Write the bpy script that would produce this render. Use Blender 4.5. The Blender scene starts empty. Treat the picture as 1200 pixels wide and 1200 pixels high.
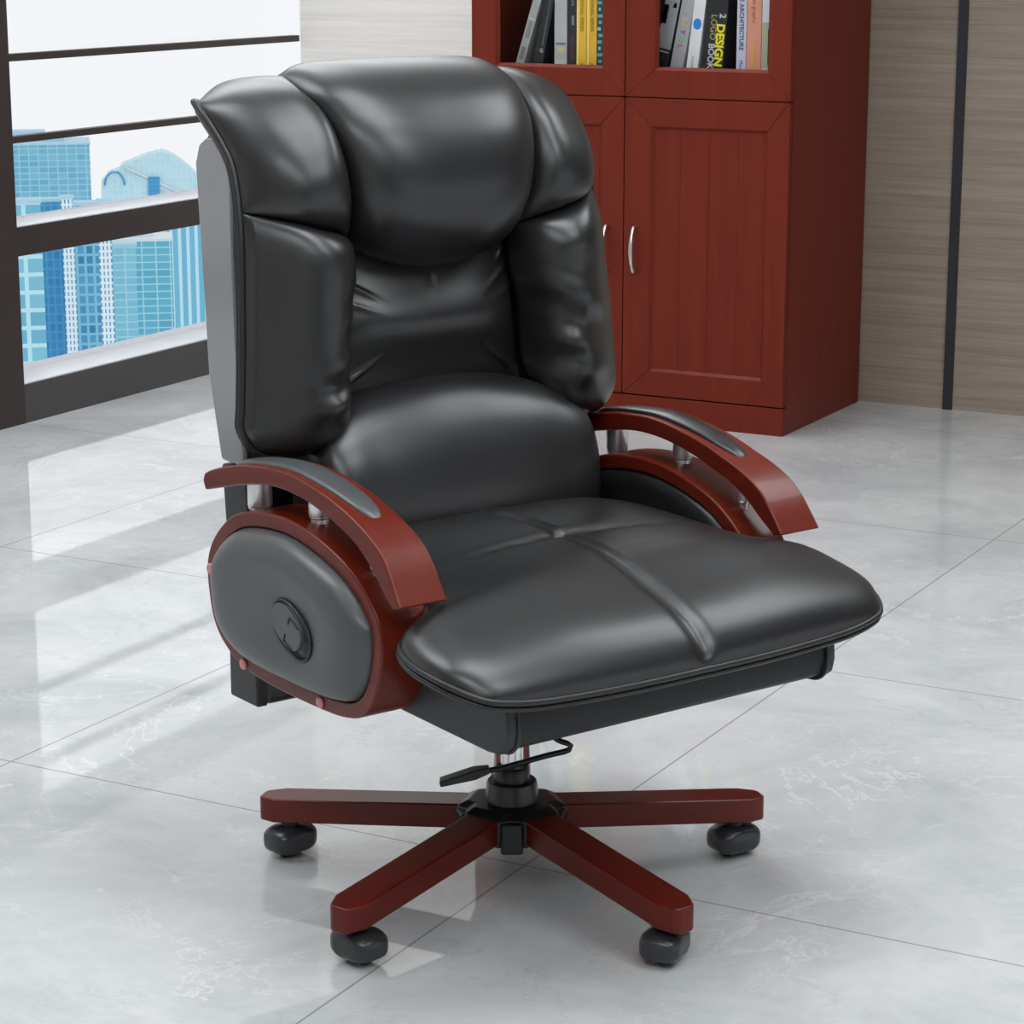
import bpy, bmesh, math, random
from mathutils import Vector, Matrix
random.seed(7)
D = bpy.data
S = bpy.context.scene
COL = S.collection
R = math.radians

# ------------------------------------------------------------------ materials
def new_mat(name):
    m = D.materials.new(name); m.use_nodes = True
    nt = m.node_tree; b = nt.nodes['Principled BSDF']
    return m, nt, b

def link(nt, a, b): nt.links.new(a, b)

def ramp(nt, stops, fac):
    r = nt.nodes.new('ShaderNodeValToRGB')
    e = r.color_ramp.elements
    while len(e) < len(stops): e.new(0.5)
    for i, (p, c) in enumerate(stops):
        e[i].position = p; e[i].color = (*c, 1) if len(c) == 3 else c
    link(nt, fac, r.inputs[0])
    return r.outputs[0]

def texco(nt, scale=(1, 1, 1), rot=(0, 0, 0), loc=(0, 0, 0)):
    t = nt.nodes.new('ShaderNodeTexCoord'); m = nt.nodes.new('ShaderNodeMapping')
    m.inputs['Scale'].default_value = scale; m.inputs['Rotation'].default_value = rot
    m.inputs['Location'].default_value = loc
    link(nt, t.outputs['Object'], m.inputs[0])
    return m.outputs[0]

def noise(nt, vec, scale, detail=4, rough=.5, dist=0):
    n = nt.nodes.new('ShaderNodeTexNoise')
    n.inputs['Scale'].default_value = scale; n.inputs['Detail'].default_value = detail
    n.inputs['Roughness'].default_value = rough; n.inputs['Distortion'].default_value = dist
    link(nt, vec, n.inputs['Vector'])
    return n

def plain(name, col, rough=.5, metal=0, spec=.5, coat=0, bump=0, bscale=300):
    m, nt, b = new_mat(name)
    b.inputs['Roughness'].default_value = rough; b.inputs['Metallic'].default_value = metal
    b.inputs['Specular IOR Level'].default_value = spec
    b.inputs['Coat Weight'].default_value = coat; b.inputs['Coat Roughness'].default_value = .06
    v = texco(nt); n = noise(nt, v, 9, 2)
    c = ramp(nt, [(.3, tuple(x * .96 for x in col)), (.7, tuple(min(1, x * 1.04) for x in col))], n.outputs['Fac'])
    link(nt, c, b.inputs['Base Color'])
    if bump:
        n2 = noise(nt, v, bscale, 3); bp = nt.nodes.new('ShaderNodeBump')
        bp.inputs['Strength'].default_value = bump; bp.inputs['Distance'].default_value = .0006
        link(nt, n2.outputs['Fac'], bp.inputs['Height']); link(nt, bp.outputs[0], b.inputs['Normal'])
    return m

def wood(name, dark, light, scale=(14, 14, .7), rough=.3, coat=.5, gscale=3, croughness=.1, spec=.3):
    m, nt, b = new_mat(name)
    b.inputs['Specular IOR Level'].default_value = spec
    v = texco(nt, scale)
    n = noise(nt, v, gscale, 6, .6, .4)
    c = ramp(nt, [(.25, dark), (.75, light)], n.outputs['Fac'])
    link(nt, c, b.inputs['Base Color'])
    b.inputs['Roughness'].default_value = rough
    b.inputs['Coat Weight'].default_value = coat; b.inputs['Coat Roughness'].default_value = croughness
    return m

M = {}
M['leather'] = plain('black_leather', (.0105, .0105, .0112), .34, spec=.72, bump=.10)
M['greyleather'] = plain('charcoal_leather', (.062, .065, .068), .36, spec=.6, bump=.08)
M['piping'] = plain('piping_leather', (.012, .012, .013), .4, spec=.5)
M['basecloth'] = plain('matt_black_leather', (.011, .011, .012), .5, spec=.35)
M['baseside'] = plain('dark_side_leather', (.026, .028, .031), .45, spec=.4)
M['shell'] = plain('shell_leather', (.02, .02, .021), .34, spec=.6)
M['shellside'] = plain('grey_side_leather', (.11, .113, .12), .34, spec=.8, coat=1)
M['shellside'].node_tree.nodes['Principled BSDF'].inputs['Coat IOR'].default_value = 1.9
M['shellside'].node_tree.nodes['Principled BSDF'].inputs['Coat Roughness'].default_value = .22
M['satin'] = plain('satin_aluminium', (.78, .79, .8), .34, metal=.85)
M['redwood'] = wood('lacquered_mahogany', (.098, .0095, .0038), (.142, .016, .0065), (16, 3, 16), .3, .15, 3, .1, .25)
M['baswood'] = wood('lacquered_mahogany_base', (.085, .006, .002), (.13, .010, .004), (3, 16, 16), .3, .15, 3, .1, .25)
M['cabwood'] = wood('mahogany_veneer', (.120, .0140, .0060), (.165, .021, .0095), (22, 22, .8), .42, .0, 2.2, .25, .18)
M['chrome'] = plain('chrome', (.8, .8, .8), .12, metal=1)
M['steel'] = plain('brushed_nickel', (.62, .6, .57), .28, metal=1)
M['plastic'] = plain('black_plastic', (.012, .0125, .0135), .35)
M['caster'] = plain('grey_plastic', (.03, .032, .035), .27)
M['plug'] = plain('pink_plug', (.55, .22, .22), .4)
M['darkframe'] = plain('dark_bronze_frame', (.03, .022, .02), .45)
M['greyframe'] = plain('grey_base_frame', (.058, .054, .055), .42)
M['ledge'] = plain('pale_aluminium', (.72, .74, .78), .5)
M['blackstrip'] = plain('black_metal_strip', (.018, .02, .024), .4)
M['white'] = plain('white_paint', (.78, .78, .77), .7)
M['charcoalwall'] = plain('charcoal_wall_panel', (.05, .05, .055), .5)
M['plaster'] = plain('pale_plaster', (.5, .48, .46), .7)
M['cabinside'] = wood('dark_inner_veneer', (.03, .006, .004), (.045, .009, .005), (22, 22, .8), .5, 0)

def emis(name, col, st):
    m, nt, b = new_mat(name)
    b.inputs['Base Color'].default_value = (.8, .8, .8, 1)
    b.inputs['Emission Color'].default_value = (*col, 1); b.inputs['Emission Strength'].default_value = st
    return m
M['lamp'] = emis('added_light_diffuser', (.93, .975, 1.0), 6.3)

def glass(name, refl=.06, tint=(1, 1, 1)):
    m = D.materials.new(name); m.use_nodes = True; nt = m.node_tree; nt.nodes.clear()
    o = nt.nodes.new('ShaderNodeOutputMaterial'); mx = nt.nodes.new('ShaderNodeMixShader')
    t = nt.nodes.new('ShaderNodeBsdfTransparent'); g = nt.nodes.new('ShaderNodeBsdfGlossy')
    t.inputs[0].default_value = (*tint, 1); g.inputs['Roughness'].default_value = .02
    lw = nt.nodes.new('ShaderNodeLayerWeight'); lw.inputs['Blend'].default_value = .12
    mm = nt.nodes.new('ShaderNodeMath'); mm.operation = 'MULTIPLY'; mm.inputs[1].default_value = refl * 10
    link(nt, lw.outputs['Fresnel'], mm.inputs[0]); link(nt, mm.outputs[0], mx.inputs[0])
    link(nt, t.outputs[0], mx.inputs[1]); link(nt, g.outputs[0], mx.inputs[2]); link(nt, mx.outputs[0], o.inputs[0])
    return m
M['glass'] = glass('window_glass', .04)
M['cabglass'] = glass('cabinet_glass', .04)

def wall_wood(pale=False):
    m, nt, b = new_mat('lit_grain_panel' if pale else 'horizontal_grain_panel')
    v = texco(nt, (1.2, 1.2, 26))
    n = noise(nt, v, 2.2, 7, .62, .25)
    v2 = texco(nt, (.8, .8, 60)); n2 = noise(nt, v2, 3, 4, .6)
    mx = nt.nodes.new('ShaderNodeMix'); mx.data_type = 'FLOAT'; mx.inputs[0].default_value = .4
    link(nt, n.outputs['Fac'], mx.inputs[2]); link(nt, n2.outputs['Fac'], mx.inputs[3])
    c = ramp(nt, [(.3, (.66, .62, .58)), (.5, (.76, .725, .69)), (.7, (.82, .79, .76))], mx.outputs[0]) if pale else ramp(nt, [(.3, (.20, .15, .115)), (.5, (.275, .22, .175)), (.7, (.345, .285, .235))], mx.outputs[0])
    link(nt, c, b.inputs['Base Color']); b.inputs['Roughness'].default_value = .5
    return m
M['wallwood'] = wall_wood()
M['litwood'] = wall_wood(True)  # lit copy of the wall panel, window light put into its colour

def marble():
    m, nt, b = new_mat('polished_grey_marble_tile')
    v = texco(nt)
    # clouds
    n = noise(nt, v, 2.6, 9, .68, .5)
    base = ramp(nt, [(.32, (.42, .435, .445)), (.5, (.51, .52, .525)), (.68, (.60, .605, .61))], n.outputs['Fac'])
    # thin pale veins: warped noise ridges
    def vein(scale, width, seed):
        vv = texco(nt, (1, 1, 1), (0, 0, .5), (seed, seed * 2, 0))
        nn = noise(nt, vv, scale, 7, .62, .7)
        s = nt.nodes.new('ShaderNodeMath'); s.operation = 'SUBTRACT'; s.inputs[1].default_value = .5
        link(nt, nn.outputs['Fac'], s.inputs[0])
        a = nt.nodes.new('ShaderNodeMath'); a.operation = 'ABSOLUTE'; link(nt, s.outputs[0], a.inputs[0])
        mr = nt.nodes.new('ShaderNodeMapRange'); mr.inputs[1].default_value = 0; mr.inputs[2].default_value = width
        mr.inputs[3].default_value = 1; mr.inputs[4].default_value = 0
        link(nt, a.outputs[0], mr.inputs[0])
        pn = noise(nt, vv, 2.4, 2); pr = nt.nodes.new('ShaderNodeMapRange')
        pr.inputs[1].default_value = .45; pr.inputs[2].default_value = .68
        link(nt, pn.outputs['Fac'], pr.inputs[0])
        mu = nt.nodes.new('ShaderNodeMath'); mu.operation = 'MULTIPLY'
        link(nt, mr.outputs[0], mu.inputs[0]); link(nt, pr.outputs[0], mu.inputs[1])
        return mu.outputs[0]
    def mix(fac, a, bcol, k):
        mm = nt.nodes.new('ShaderNodeMath'); mm.operation = 'MULTIPLY'; mm.inputs[1].default_value = k
        link(nt, fac, mm.inputs[0])
        x = nt.nodes.new('ShaderNodeMix'); x.data_type = 'RGBA'
        link(nt, mm.outputs[0], x.inputs[0]); link(nt, a, x.inputs[6]); x.inputs[7].default_value = (*bcol, 1)
        return x.outputs[2]
    c = mix(vein(2.6, .010, 3.1), base, (.80, .79, .78), .5)
    c = mix(vein(5.0, .010, 11.7), c, (.78, .79, .79), .42)
    c = mix(vein(3.1, .010, 23.3), c, (.33, .34, .35), .35)
    # joints
    geo = nt.nodes.new('ShaderNodeSeparateXYZ'); link(nt, v, geo.inputs[0])
    def joint(out, off, pitch):
        a = nt.nodes.new('ShaderNodeMath'); a.operation = 'SUBTRACT'; a.inputs[1].default_value = off; link(nt, out, a.inputs[0])
        f = nt.nodes.new('ShaderNodeMath'); f.operation = 'PINGPONG'; f.inputs[1].default_value = pitch / 2; link(nt, a.outputs[0], f.inputs[0])
        l = nt.nodes.new('ShaderNodeMath'); l.operation = 'LESS_THAN'; l.inputs[1].default_value = .0016; link(nt, f.outputs[0], l.inputs[0])
        return l.outputs[0]
    jx = joint(geo.outputs[0], -.012, .93); jy = joint(geo.outputs[1], .06, 1.08)
    mxn = nt.nodes.new('ShaderNodeMath'); mxn.operation = 'MAXIMUM'; link(nt, jx, mxn.inputs[0]); link(nt, jy, mxn.inputs[1])
    c = mix(mxn.outputs[0], c, (.2, .2, .2), .75)
    link(nt, c, b.inputs['Base Color'])
    b.inputs['Roughness'].default_value = .03
    b.inputs['IOR'].default_value = 1.5
    return m
M['marble'] = marble()

def facade(name, glassc, linec, row, colw, mort=.12, warm=None):
    m, nt, b = new_mat(name)
    t = nt.nodes.new('ShaderNodeTexCoord'); s = nt.nodes.new('ShaderNodeSeparateXYZ'); link(nt, t.outputs['Object'], s.inputs[0])
    ad = nt.nodes.new('ShaderNodeMath'); link(nt, s.outputs[0], ad.inputs[0]); link(nt, s.outputs[1], ad.inputs[1])
    cb = nt.nodes.new('ShaderNodeCombineXYZ'); link(nt, ad.outputs[0], cb.inputs[0]); link(nt, s.outputs[2], cb.inputs[1])
    br = nt.nodes.new('ShaderNodeTexBrick'); br.offset = 0
    br.inputs['Scale'].default_value = 1; br.inputs['Brick Width'].default_value = colw; br.inputs['Row Height'].default_value = row
    br.inputs['Mortar Size'].default_value = mort; br.inputs['Mortar Smooth'].default_value = .1; br.inputs['Bias'].default_value = -.1
    br.inputs['Color1'].default_value = (*glassc, 1); br.inputs['Color2'].default_value = (*(warm or tuple(x * .72 for x in glassc)), 1)
    br.inputs['Mortar'].default_value = (*linec, 1)
    link(nt, cb.outputs[0], br.inputs['Vector'])
    link(nt, br.outputs['Color'], b.inputs['Base Color']); b.inputs['Roughness'].default_value = .4
    return m

# ------------------------------------------------------------------ mesh helpers
def mesh_obj(name, verts, faces, mat, parent=None, smooth=True, loc=None):
    me = D.meshes.new(name); me.from_pydata([tuple(v) for v in verts], [], faces); me.update()
    bm = bmesh.new(); bm.from_mesh(me); bmesh.ops.recalc_face_normals(bm, faces=bm.faces); bm.to_mesh(me); bm.free()
    if smooth:
        for p in me.polygons: p.use_smooth = True
    o = D.objects.new(name, me); COL.objects.link(o); o.data.materials.append(mat)
    if parent: o.parent = parent
    if loc: o.location = loc
    return o

def bevel(o, w, seg=3, ang=35):
    m = o.modifiers.new('bevel', 'BEVEL'); m.width = w; m.segments = seg; m.limit_method = 'ANGLE'; m.angle_limit = R(ang)
    m.harden_normals = True
    return o

def box_vf(x0, x1, y0, y1, z0, z1):
    v = [(x0, y0, z0), (x1, y0, z0), (x1, y1, z0), (x0, y1, z0), (x0, y0, z1), (x1, y0, z1), (x1, y1, z1), (x0, y1, z1)]
    f = [(0, 3, 2, 1), (4, 5, 6, 7), (0, 1, 5, 4), (1, 2, 6, 5), (2, 3, 7, 6), (3, 0, 4, 7)]
    return v, f

def box(name, x0, x1, y0, y1, z0, z1, mat, parent=None, bev=0, seg=2):
    v, f = box_vf(x0, x1, y0, y1, z0, z1)
    o = mesh_obj(name, v, f, mat, parent, smooth=bool(bev))
    if bev: bevel(o, bev, seg)
    return o

def boxes(name, lst, mat, parent=None, bev=0):
    V, F = [], []
    for b in lst:
        v, f = box_vf(*b); k = len(V); V += v; F += [tuple(i + k for i in q) for q in f]
    o = mesh_obj(name, V, F, mat, parent, smooth=bool(bev))
    if bev: bevel(o, bev, 2)
    return o

def catmull(pts, n, closed=False):
    P = [Vector(p) for p in pts]; m = len(P)
    seq = []
    cnt = m if closed else m - 1
    sub = 14
    for i in range(cnt):
        if closed: a, b, c, d = P[(i - 1) % m], P[i], P[(i + 1) % m], P[(i + 2) % m]
        else: a, b, c, d = P[max(i - 1, 0)], P[i], P[i + 1], P[min(i + 2, m - 1)]
        for k in range(sub):
            t = k / sub
            seq.append(.5 * ((2 * b) + (c - a) * t + (2 * a - 5 * b + 4 * c - d) * t * t + (3 * b - a - 3 * c + d) * t ** 3))
    seq.append(P[0].copy() if closed else P[-1].copy())
    L = [0]
    for i in range(1, len(seq)): L.append(L[-1] + (seq[i] - seq[i - 1]).length)
    out = []
    N = n if closed else n - 1
    j = 0
    for k in range(n):
        s = L[-1] * k / N
        while j < len(L) - 2 and L[j + 1] < s: j += 1
        d = L[j + 1] - L[j]; t = 0 if d == 0 else (s - L[j]) / d
        out.append(seq[j].lerp(seq[j + 1], min(1, t)))
    return out

def at(seq, t):
    x = t * (len(seq) - 1); i = min(int(x), len(seq) - 2); return seq[i].lerp(seq[i + 1], x - i)

def pillow(name, T, B, L, Rr, H, dirT, dirB, mat, parent, n=36, p=2.4, q=2.0, back=(0, .03, 0), extra=None, pu=None, skew=1.0, inset=.0, prof=None):
    """inflated closed cushion over a four-sided 3-D outline"""
    T, B, L, Rr = (catmull(c, 81) for c in (T, B, L, Rr))
    c00, c10, c01, c11 = T[0], T[-1], B[0], B[-1]
    dT, dB, bk = Vector(dirT), Vector(dirB), Vector(back)
    tt = [(1 - math.cos(math.pi * i / n)) / 2 for i in range(n + 1)]
    V, F = [], []
    cen = (c00 + c10 + c01 + c11) / 4
    for side in (0, 1):
        for v in tt:
            for u in tt:
                c = at(T, u) * (1 - v) + at(B, u) * v + at(L, v) * (1 - u) + at(Rr, v) * u \
                    - (c00 * (1 - u) * (1 - v) + c10 * u * (1 - v) + c01 * (1 - u) * v + c11 * u * v)
                if side == 0:
                    us = u ** skew
                    a = max(0, 1 - abs(2 * us - 1) ** (pu or p)) ** (1 / q); b = max(0, 1 - abs(2 * v - 1) ** p) ** (1 / q)
                    if prof: a = prof(u)
                    h = H * a * b
                    if extra: h += extra(u, v) * min(1, 3 * a * b)
                    V.append(c + (dT * (1 - v) + dB * v) * h)
                else:
                    V.append(c + bk + (cen - c) * inset)
    N = n + 1
    for s in (0, 1):
        o = s * N * N
        for j in range(n):
            for i in range(n):
                a = o + j * N + i; F.append((a, a + 1, a + N + 1, a + N))
    edge = [i for i in range(N)] + [j * N + n for j in range(1, N)] + [n * N + i for i in range(n - 1, -1, -1)] + [j * N for j in range(n - 1, 0, -1)]
    for k in range(len(edge)):
        a, b = edge[k], edge[(k + 1) % len(edge)]
        F.append((a, b, b + N * N, a + N * N))
    return mesh_obj(name, V, F, mat, parent)

def tube_vf(path, r, seg=10, closed=False, cap=True):
    P = [Vector(p) for p in path]; n = len(P); V, F = [], []
    up = None
    for i in range(n):
        t = (P[(i + 1) % n] - P[i - 1]) if closed else (P[min(i + 1, n - 1)] - P[max(i - 1, 0)])
        t.normalize()
        if up is None:
            up = Vector((0, 0, 1)) if abs(t.z) < .9 else Vector((1, 0, 0))
        s = t.cross(up).normalized(); up = s.cross(t).normalized()
        rr = r[i] if isinstance(r, (list, tuple)) else r
        for k in range(seg):
            a = 2 * math.pi * k / seg
            V.append(P[i] + s * math.cos(a) * rr + up * math.sin(a) * rr)
    m = n if closed else n - 1
    for i in range(m):
        for k in range(seg):
            a = i * seg + k; b = i * seg + (k + 1) % seg; c = ((i + 1) % n) * seg + (k + 1) % seg; d = ((i + 1) % n) * seg + k
            F.append((a, b, c, d))
    if cap and not closed:
        F.append(tuple(range(seg - 1, -1, -1))); F.append(tuple((n - 1) * seg + k for k in range(seg)))
    return V, F

def tube(name, path, r, mat, parent=None, seg=10, closed=False):
    V, F = tube_vf(path, r, seg, closed)
    return mesh_obj(name, V, F, mat, parent)

def lathe(name, prof, mat, parent=None, loc=(0, 0, 0), seg=40, axis='Z', smooth=True):
    V, F = [], []
    for (r, z) in prof:
        for k in range(seg):
            a = 2 * math.pi * k / seg
            p = (r * math.cos(a), r * math.sin(a), z)
            if axis == 'X': p = (z, r * math.cos(a), r * math.sin(a))
            V.append((p[0] + loc[0], p[1] + loc[1], p[2] + loc[2]))
    for i in range(len(prof) - 1):
        for k in range(seg):
            F.append((i * seg + k, i * seg + (k + 1) % seg, (i + 1) * seg + (k + 1) % seg, (i + 1) * seg + k))
    F.append(tuple(range(seg - 1, -1, -1))); F.append(tuple((len(prof) - 1) * seg + k for k in range(seg)))
    o = mesh_obj(name, V, F, mat, parent, smooth)
    if smooth: bevel(o, .0012, 2, 40)
    return o

def prism_x(name, poly, x0, x1, mat, parent, bev=.004, seg=3):
    n = len(poly)
    V = [(x0, y, z) for y, z in poly] + [(x1, y, z) for y, z in poly]
    F = [tuple(range(n)), tuple(range(2 * n - 1, n - 1, -1))] + [(i, (i + 1) % n, n + (i + 1) % n, n + i) for i in range(n)]
    o = mesh_obj(name, V, F, mat, parent)
    if bev: bevel(o, bev, seg, 30)
    return o

def thing(name, label, cat, loc=(0, 0, 0), rz=0, group=None):
    o = D.objects.new(name, None); COL.objects.link(o); o.location = loc; o.rotation_euler = (0, 0, rz)
    o.empty_display_size = .1
    return tag(o, label, cat, group)

def tag(o, label, cat, group=None):
    o['label'] = label; o['category'] = cat
    if group: o['group'] = group
    return o

def struct(o): o['kind'] = 'structure'; return o

# ------------------------------------------------------------------ the room
X0, X1, Y0, Y1, ZC = -2.70, 3.6, -4.6, 3.605, 2.75
struct(box('floor', X0 - .25, X1 + .1, Y0 - .1, Y1 + .1, -.06, 0, M['marble']))
struct(box('ceiling', X0 - .25, X1 + .1, Y0 - .1, Y1 + .1, ZC, ZC + .08, M['white']))
struct(box('wall_back', X0, -1.60, Y1, Y1 + .1, 0, ZC, M['litwood']))  # same wall beside the window, its brightness painted in
struct(box('wall_back', -1.60, X1 + .1, Y1, Y1 + .1, 0, ZC, M['wallwood']))
WR0, WR1, WRH = -2.3, 2.0, 1.15           # unseen low window band added in the right wall
struct(box('wall_right', X1, X1 + .1, Y0, Y1, WRH, ZC, M['charcoalwall']))
struct(box('wall_right', X1, X1 + .1, Y0, WR0, 0, WRH, M['charcoalwall']))
struct(box('wall_right', X1, X1 + .1, WR1, Y1, 0, WRH, M['charcoalwall']))
struct(box('wall_front', X0 - .25, X1 + .1, Y0 - .1, Y0, 0, ZC, M['plaster']))
struct(box('trim_1', -.596, -.570, Y1 - .008, Y1, 0, ZC, M['blackstrip']))
struct(box('trim_2', 1.10, 1.126, Y1 - .008, Y1, 0, ZC, M['blackstrip']))

# window wall: solid above the windows, piers between the bays
HEAD = 1.20
struct(box('wall_left', X0 - .25, X0, Y0, Y1, HEAD, ZC, M['plaster']))
bays = [(2.230, 3.600), (.15, 2.00), (-1.95, -.08), (-4.05, -2.18)]
piers = [(2.0, 2.230), (-.08, .15), (-2.18, -1.95), (Y0, -4.05)]
for a, b in piers:
    w = box('wall_left', X0 - .20, X0, a, b, 0, HEAD, M['darkframe']); w['kind'] = 'structure'
for k, (a, b) in enumerate(bays):
    root = D.objects.new('window_%d' % (k + 1), None); COL.objects.link(root); root.location = (X0, a, 0); root['kind'] = 'structure'
    L = b - a
    def wb(name, x0, x1, z0, z1, mat, bev=.001):
        return box(name, x0, x1, 0, L, z0, z1, mat, root, bev)
    wb('bottom_rail', -.20, 0, 0, .105, M['greyframe'])
    wb('window_ledge', -.20, -.004, .105, .1085, M['ledge'], 0)
    wb('middle_rail', -.16, 0, .450, .527, M['darkframe'])
    wb('window_ledge', -.16, -.004, .527, .530, M['ledge'], 0)
    wb('glazing_bar', -.03, 0, .747, .765, M['darkframe'])
    wb('glazing_bar', -.03, 0, .959, .978, M['darkframe'])
    wb('window_head', -.20, 0, 1.165, HEAD, M['darkframe'])
    wb('window_pane', -.145, -.138, .1085, .450, M['glass'], 0)
    wb('window_pane', -.145, -.138, .530, 1.165, M['glass'], 0)

root = D.objects.new('window_5', None); COL.objects.link(root); root.location = (X1, WR0, 0); root['kind'] = 'structure'  # unseen window, added to give the leather its highlight bands
for nm, z0, z1 in (('bottom_rail', 0, .10), ('window_head', WRH - .04, WRH)):
    box(nm, -.005, .10, 0, WR1 - WR0, z0, z1, M['darkframe'], root, .001)
for q in (0, 1, 2): box('mullion', -.005, .10, max(0, q * (WR1 - WR0) / 2 - .03), min(WR1 - WR0, q * (WR1 - WR0) / 2 + .03), .10, WRH - .04, M['darkframe'], root, .001)
box('window_pane', .05, .057, 0, WR1 - WR0, .10, WRH - .04, M['glass'], root)

# ------------------------------------------------------------------ unseen ceiling lights, added to light the room
ADDED_LIGHTS = [(-2.05, 2.95), (-1.8, 1.3), (-1.6, -.7), (.5, -.2), (1.3, 1.6), (2.4, -.6), (.6, -2.6), (2.4, -2.8)]
def lamp(x, y, label):
    t = thing('added_ceiling_light', label, 'lamp', (x, y, ZC), 0, 'added ceiling lights')
    a, b = .8, .5
    boxes('added_light_frame', [(-a - .02, a + .02, -b - .02, -b, -.03, 0), (-a - .02, a + .02, b, b + .02, -.03, 0),
                         (-a - .02, -a, -b, b, -.03, 0), (a, a + .02, -b, b, -.03, 0)], M['white'], t)
    box('added_light_diffuser', -a, a, -b, b, -.022, -.001, M['lamp'], t)
for x, y in ADDED_LIGHTS:
    lamp(x, y, 'slim rectangular white panel lamp added in the unseen ceiling to light the room')

# ------------------------------------------------------------------ bookcase
cab = thing('bookcase', 'tall mahogany bookcase with glass upper doors behind the office chair', 'bookcase', (-1.306, 3.59, 0))
W, Dp, HT, T_ = .466, .56, 2.1, .02     # half width, depth, height, board
def cb(name, x0, x1, y0, y1, z0, z1, mat=None, bev=.0015, parent=cab):
    return box(name, x0, x1, y0, y1, z0, z1, mat or M['cabwood'], parent, bev)
FY = -Dp                                  # front plane (local y), doors stand in front of the carcass
cb('side_panel', W - T_, W, FY + .022, 0, 0, HT)
cb('side_panel', -W, -W + T_, FY + .022, 0, 0, HT)
cb('back_panel', -W + T_, W - T_, -.012, 0, .07, HT, M['cabinside'], 0)
cb('top_panel', -W - .012, W + .012, FY - .005, 0, HT, HT + .03)
cb('plinth', -W + T_, W - T_, FY + .023, -.02, 0, .07)
cb('shelf', -W + T_, W - T_, FY + .03, -.012, .905, .925, M['cabinside'])
cb('shelf', -W + T_, W - T_, FY + .05, -.012, 1.30, 1.318, M['cabinside'])
cb('shelf', -W + T_, W - T_, FY + .05, -.012, 1.70, 1.718, M['cabinside'])
cb('shelf', -W + T_, W - T_, FY + .05, -.012, .07, .088, M['cabinside'])
cb('skirting_board', -W, W, FY + .001, FY + .0215, 0, .073)

def door(x0, x1, z0, z1, ox0, ox1, oz0, oz1, glazed):
    """frame-and-panel door with mitred corners; opening ox/oz"""
    t = D.objects.new('door', None); COL.objects.link(t); t.parent = cab
    y0, y1 = FY, FY + .020
    g = .0004
    V, F = [], []
    def piece(q):     # q: four (x,z) corners
        k = len(V)
        for y in (y0, y1):
            for x, z in q: V.append((x, y, z))
        F.extend([(k, k + 1, k + 2, k + 3), (k + 7, k + 6, k + 5, k + 4)] + [(k + i, k + (i + 1) % 4, k + 4 + (i + 1) % 4, k + 4 + i) for i in range(4)])
    piece([(x0 + g, z0), (x1 - g, z0), (ox1 - g, oz0), (ox0 + g, oz0)])
    piece([(x0 + g, z1), (x1 - g, z1), (ox1 - g, oz1), (ox0 + g, oz1)])
    piece([(x0, z0 + g), (x0, z1 - g), (ox0, oz1 - g), (ox0, oz0 + g)])
    piece([(x1, z0 + g), (x1, z1 - g), (ox1, oz1 - g), (ox1, oz0 + g)])
    fr = mesh_obj('door_frame', V, F, M['cabwood'], t); bevel(fr, .0009, 2, 60)
    c_ = .0075; ya, yb = y0 + .0008, y0 + .0085; V, F = [], []
    for q in ([(ox0, oz0), (ox1, oz0), (ox1 - c_, oz0 + c_), (ox0 + c_, oz0 + c_)], [(ox0, oz1), (ox1, oz1), (ox1 - c_, oz1 - c_), (ox0 + c_, oz1 - c_)],
              [(ox0, oz0), (ox0, oz1), (ox0 + c_, oz1 - c_), (ox0 + c_, oz0 + c_)], [(ox1, oz0), (ox1, oz1), (ox1 - c_, oz1 - c_), (ox1 - c_, oz0 + c_)]):
        k = len(V); V += [(q[0][0], ya, q[0][1]), (q[1][0], ya, q[1][1]), (q[2][0], yb, q[2][1]), (q[3][0], yb, q[3][1])]
        V += [(p[0], yb + .004, p[1]) for p in q]
        F += [(k, k + 1, k + 2, k + 3), (k + 7, k + 6, k + 5, k + 4)] + [(k + i, k + (i + 1) % 4, k + 4 + (i + 1) % 4, k + 4 + i) for i in range(4)]
    mesh_obj('door_moulding', V, F, M['cabwood'], t, False)
    if glazed:
        box('glass_pane', ox0 - .002, ox1 + .002, y0 + .011, y0 + .014, oz0 - .002, oz1 + .002, M['cabglass'], t)
    else:
        n = 4; w = (ox1 - ox0) / n; lst = []
        for i in range(n):
            lst.append((ox0 + i * w + (.0003 if i else -.001), ox0 + (i + 1) * w - (.0003 if i < n - 1 else -.001), y0 + .008, y0 + .017, oz0 - .001, oz1 + .001))
        boxes('door_panel', lst, M['cabwood'], t, .0004)
    return t
SX = 1.306
doors = []
def D2(x0, x1, z0, z1, a, b, c, d, g): doors.append(door(x0 + SX, x1 + SX, z0, z1, a + SX, b + SX, c, d, g)); return doors[-1]
D2(-1.769, -1.3093, .077, .8645, -1.694, -1.3775, .143, .792, False)
D2(-1.3067, -.842, .077, .8645, -1.2295, -.902, .143, .792, False)
D2(-1.769, -1.3093, .8675, 2.09, -1.694, -1.371, .938, 2.015, True)
D2(-1.3067, -.842, .8675, 2.09, -1.223, -.901, .938, 2.015, True)

def pull(par, x, zc):
    P = catmull([(x, FY + .001, zc + .058), (x, FY - .012, zc + .060), (x, FY - .022, zc + .048), (x, FY - .030, zc + .02), (x, FY - .031, zc - .01),
                 (x, FY - .024, zc - .042), (x, FY - .012, zc - .060), (x, FY + .001, zc - .058)], 30)
    r = [.0052 if (i < 6 or i > 23) else .0042 + .0022 * math.sin(math.pi * (i - 6) / 17) for i in range(30)]
    tube('door_handle', P, r, M['steel'], par, 12)
pull(doors[0], -1.3535 + SX, .466); pull(doors[1], -1.271 + SX, .466)

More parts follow.
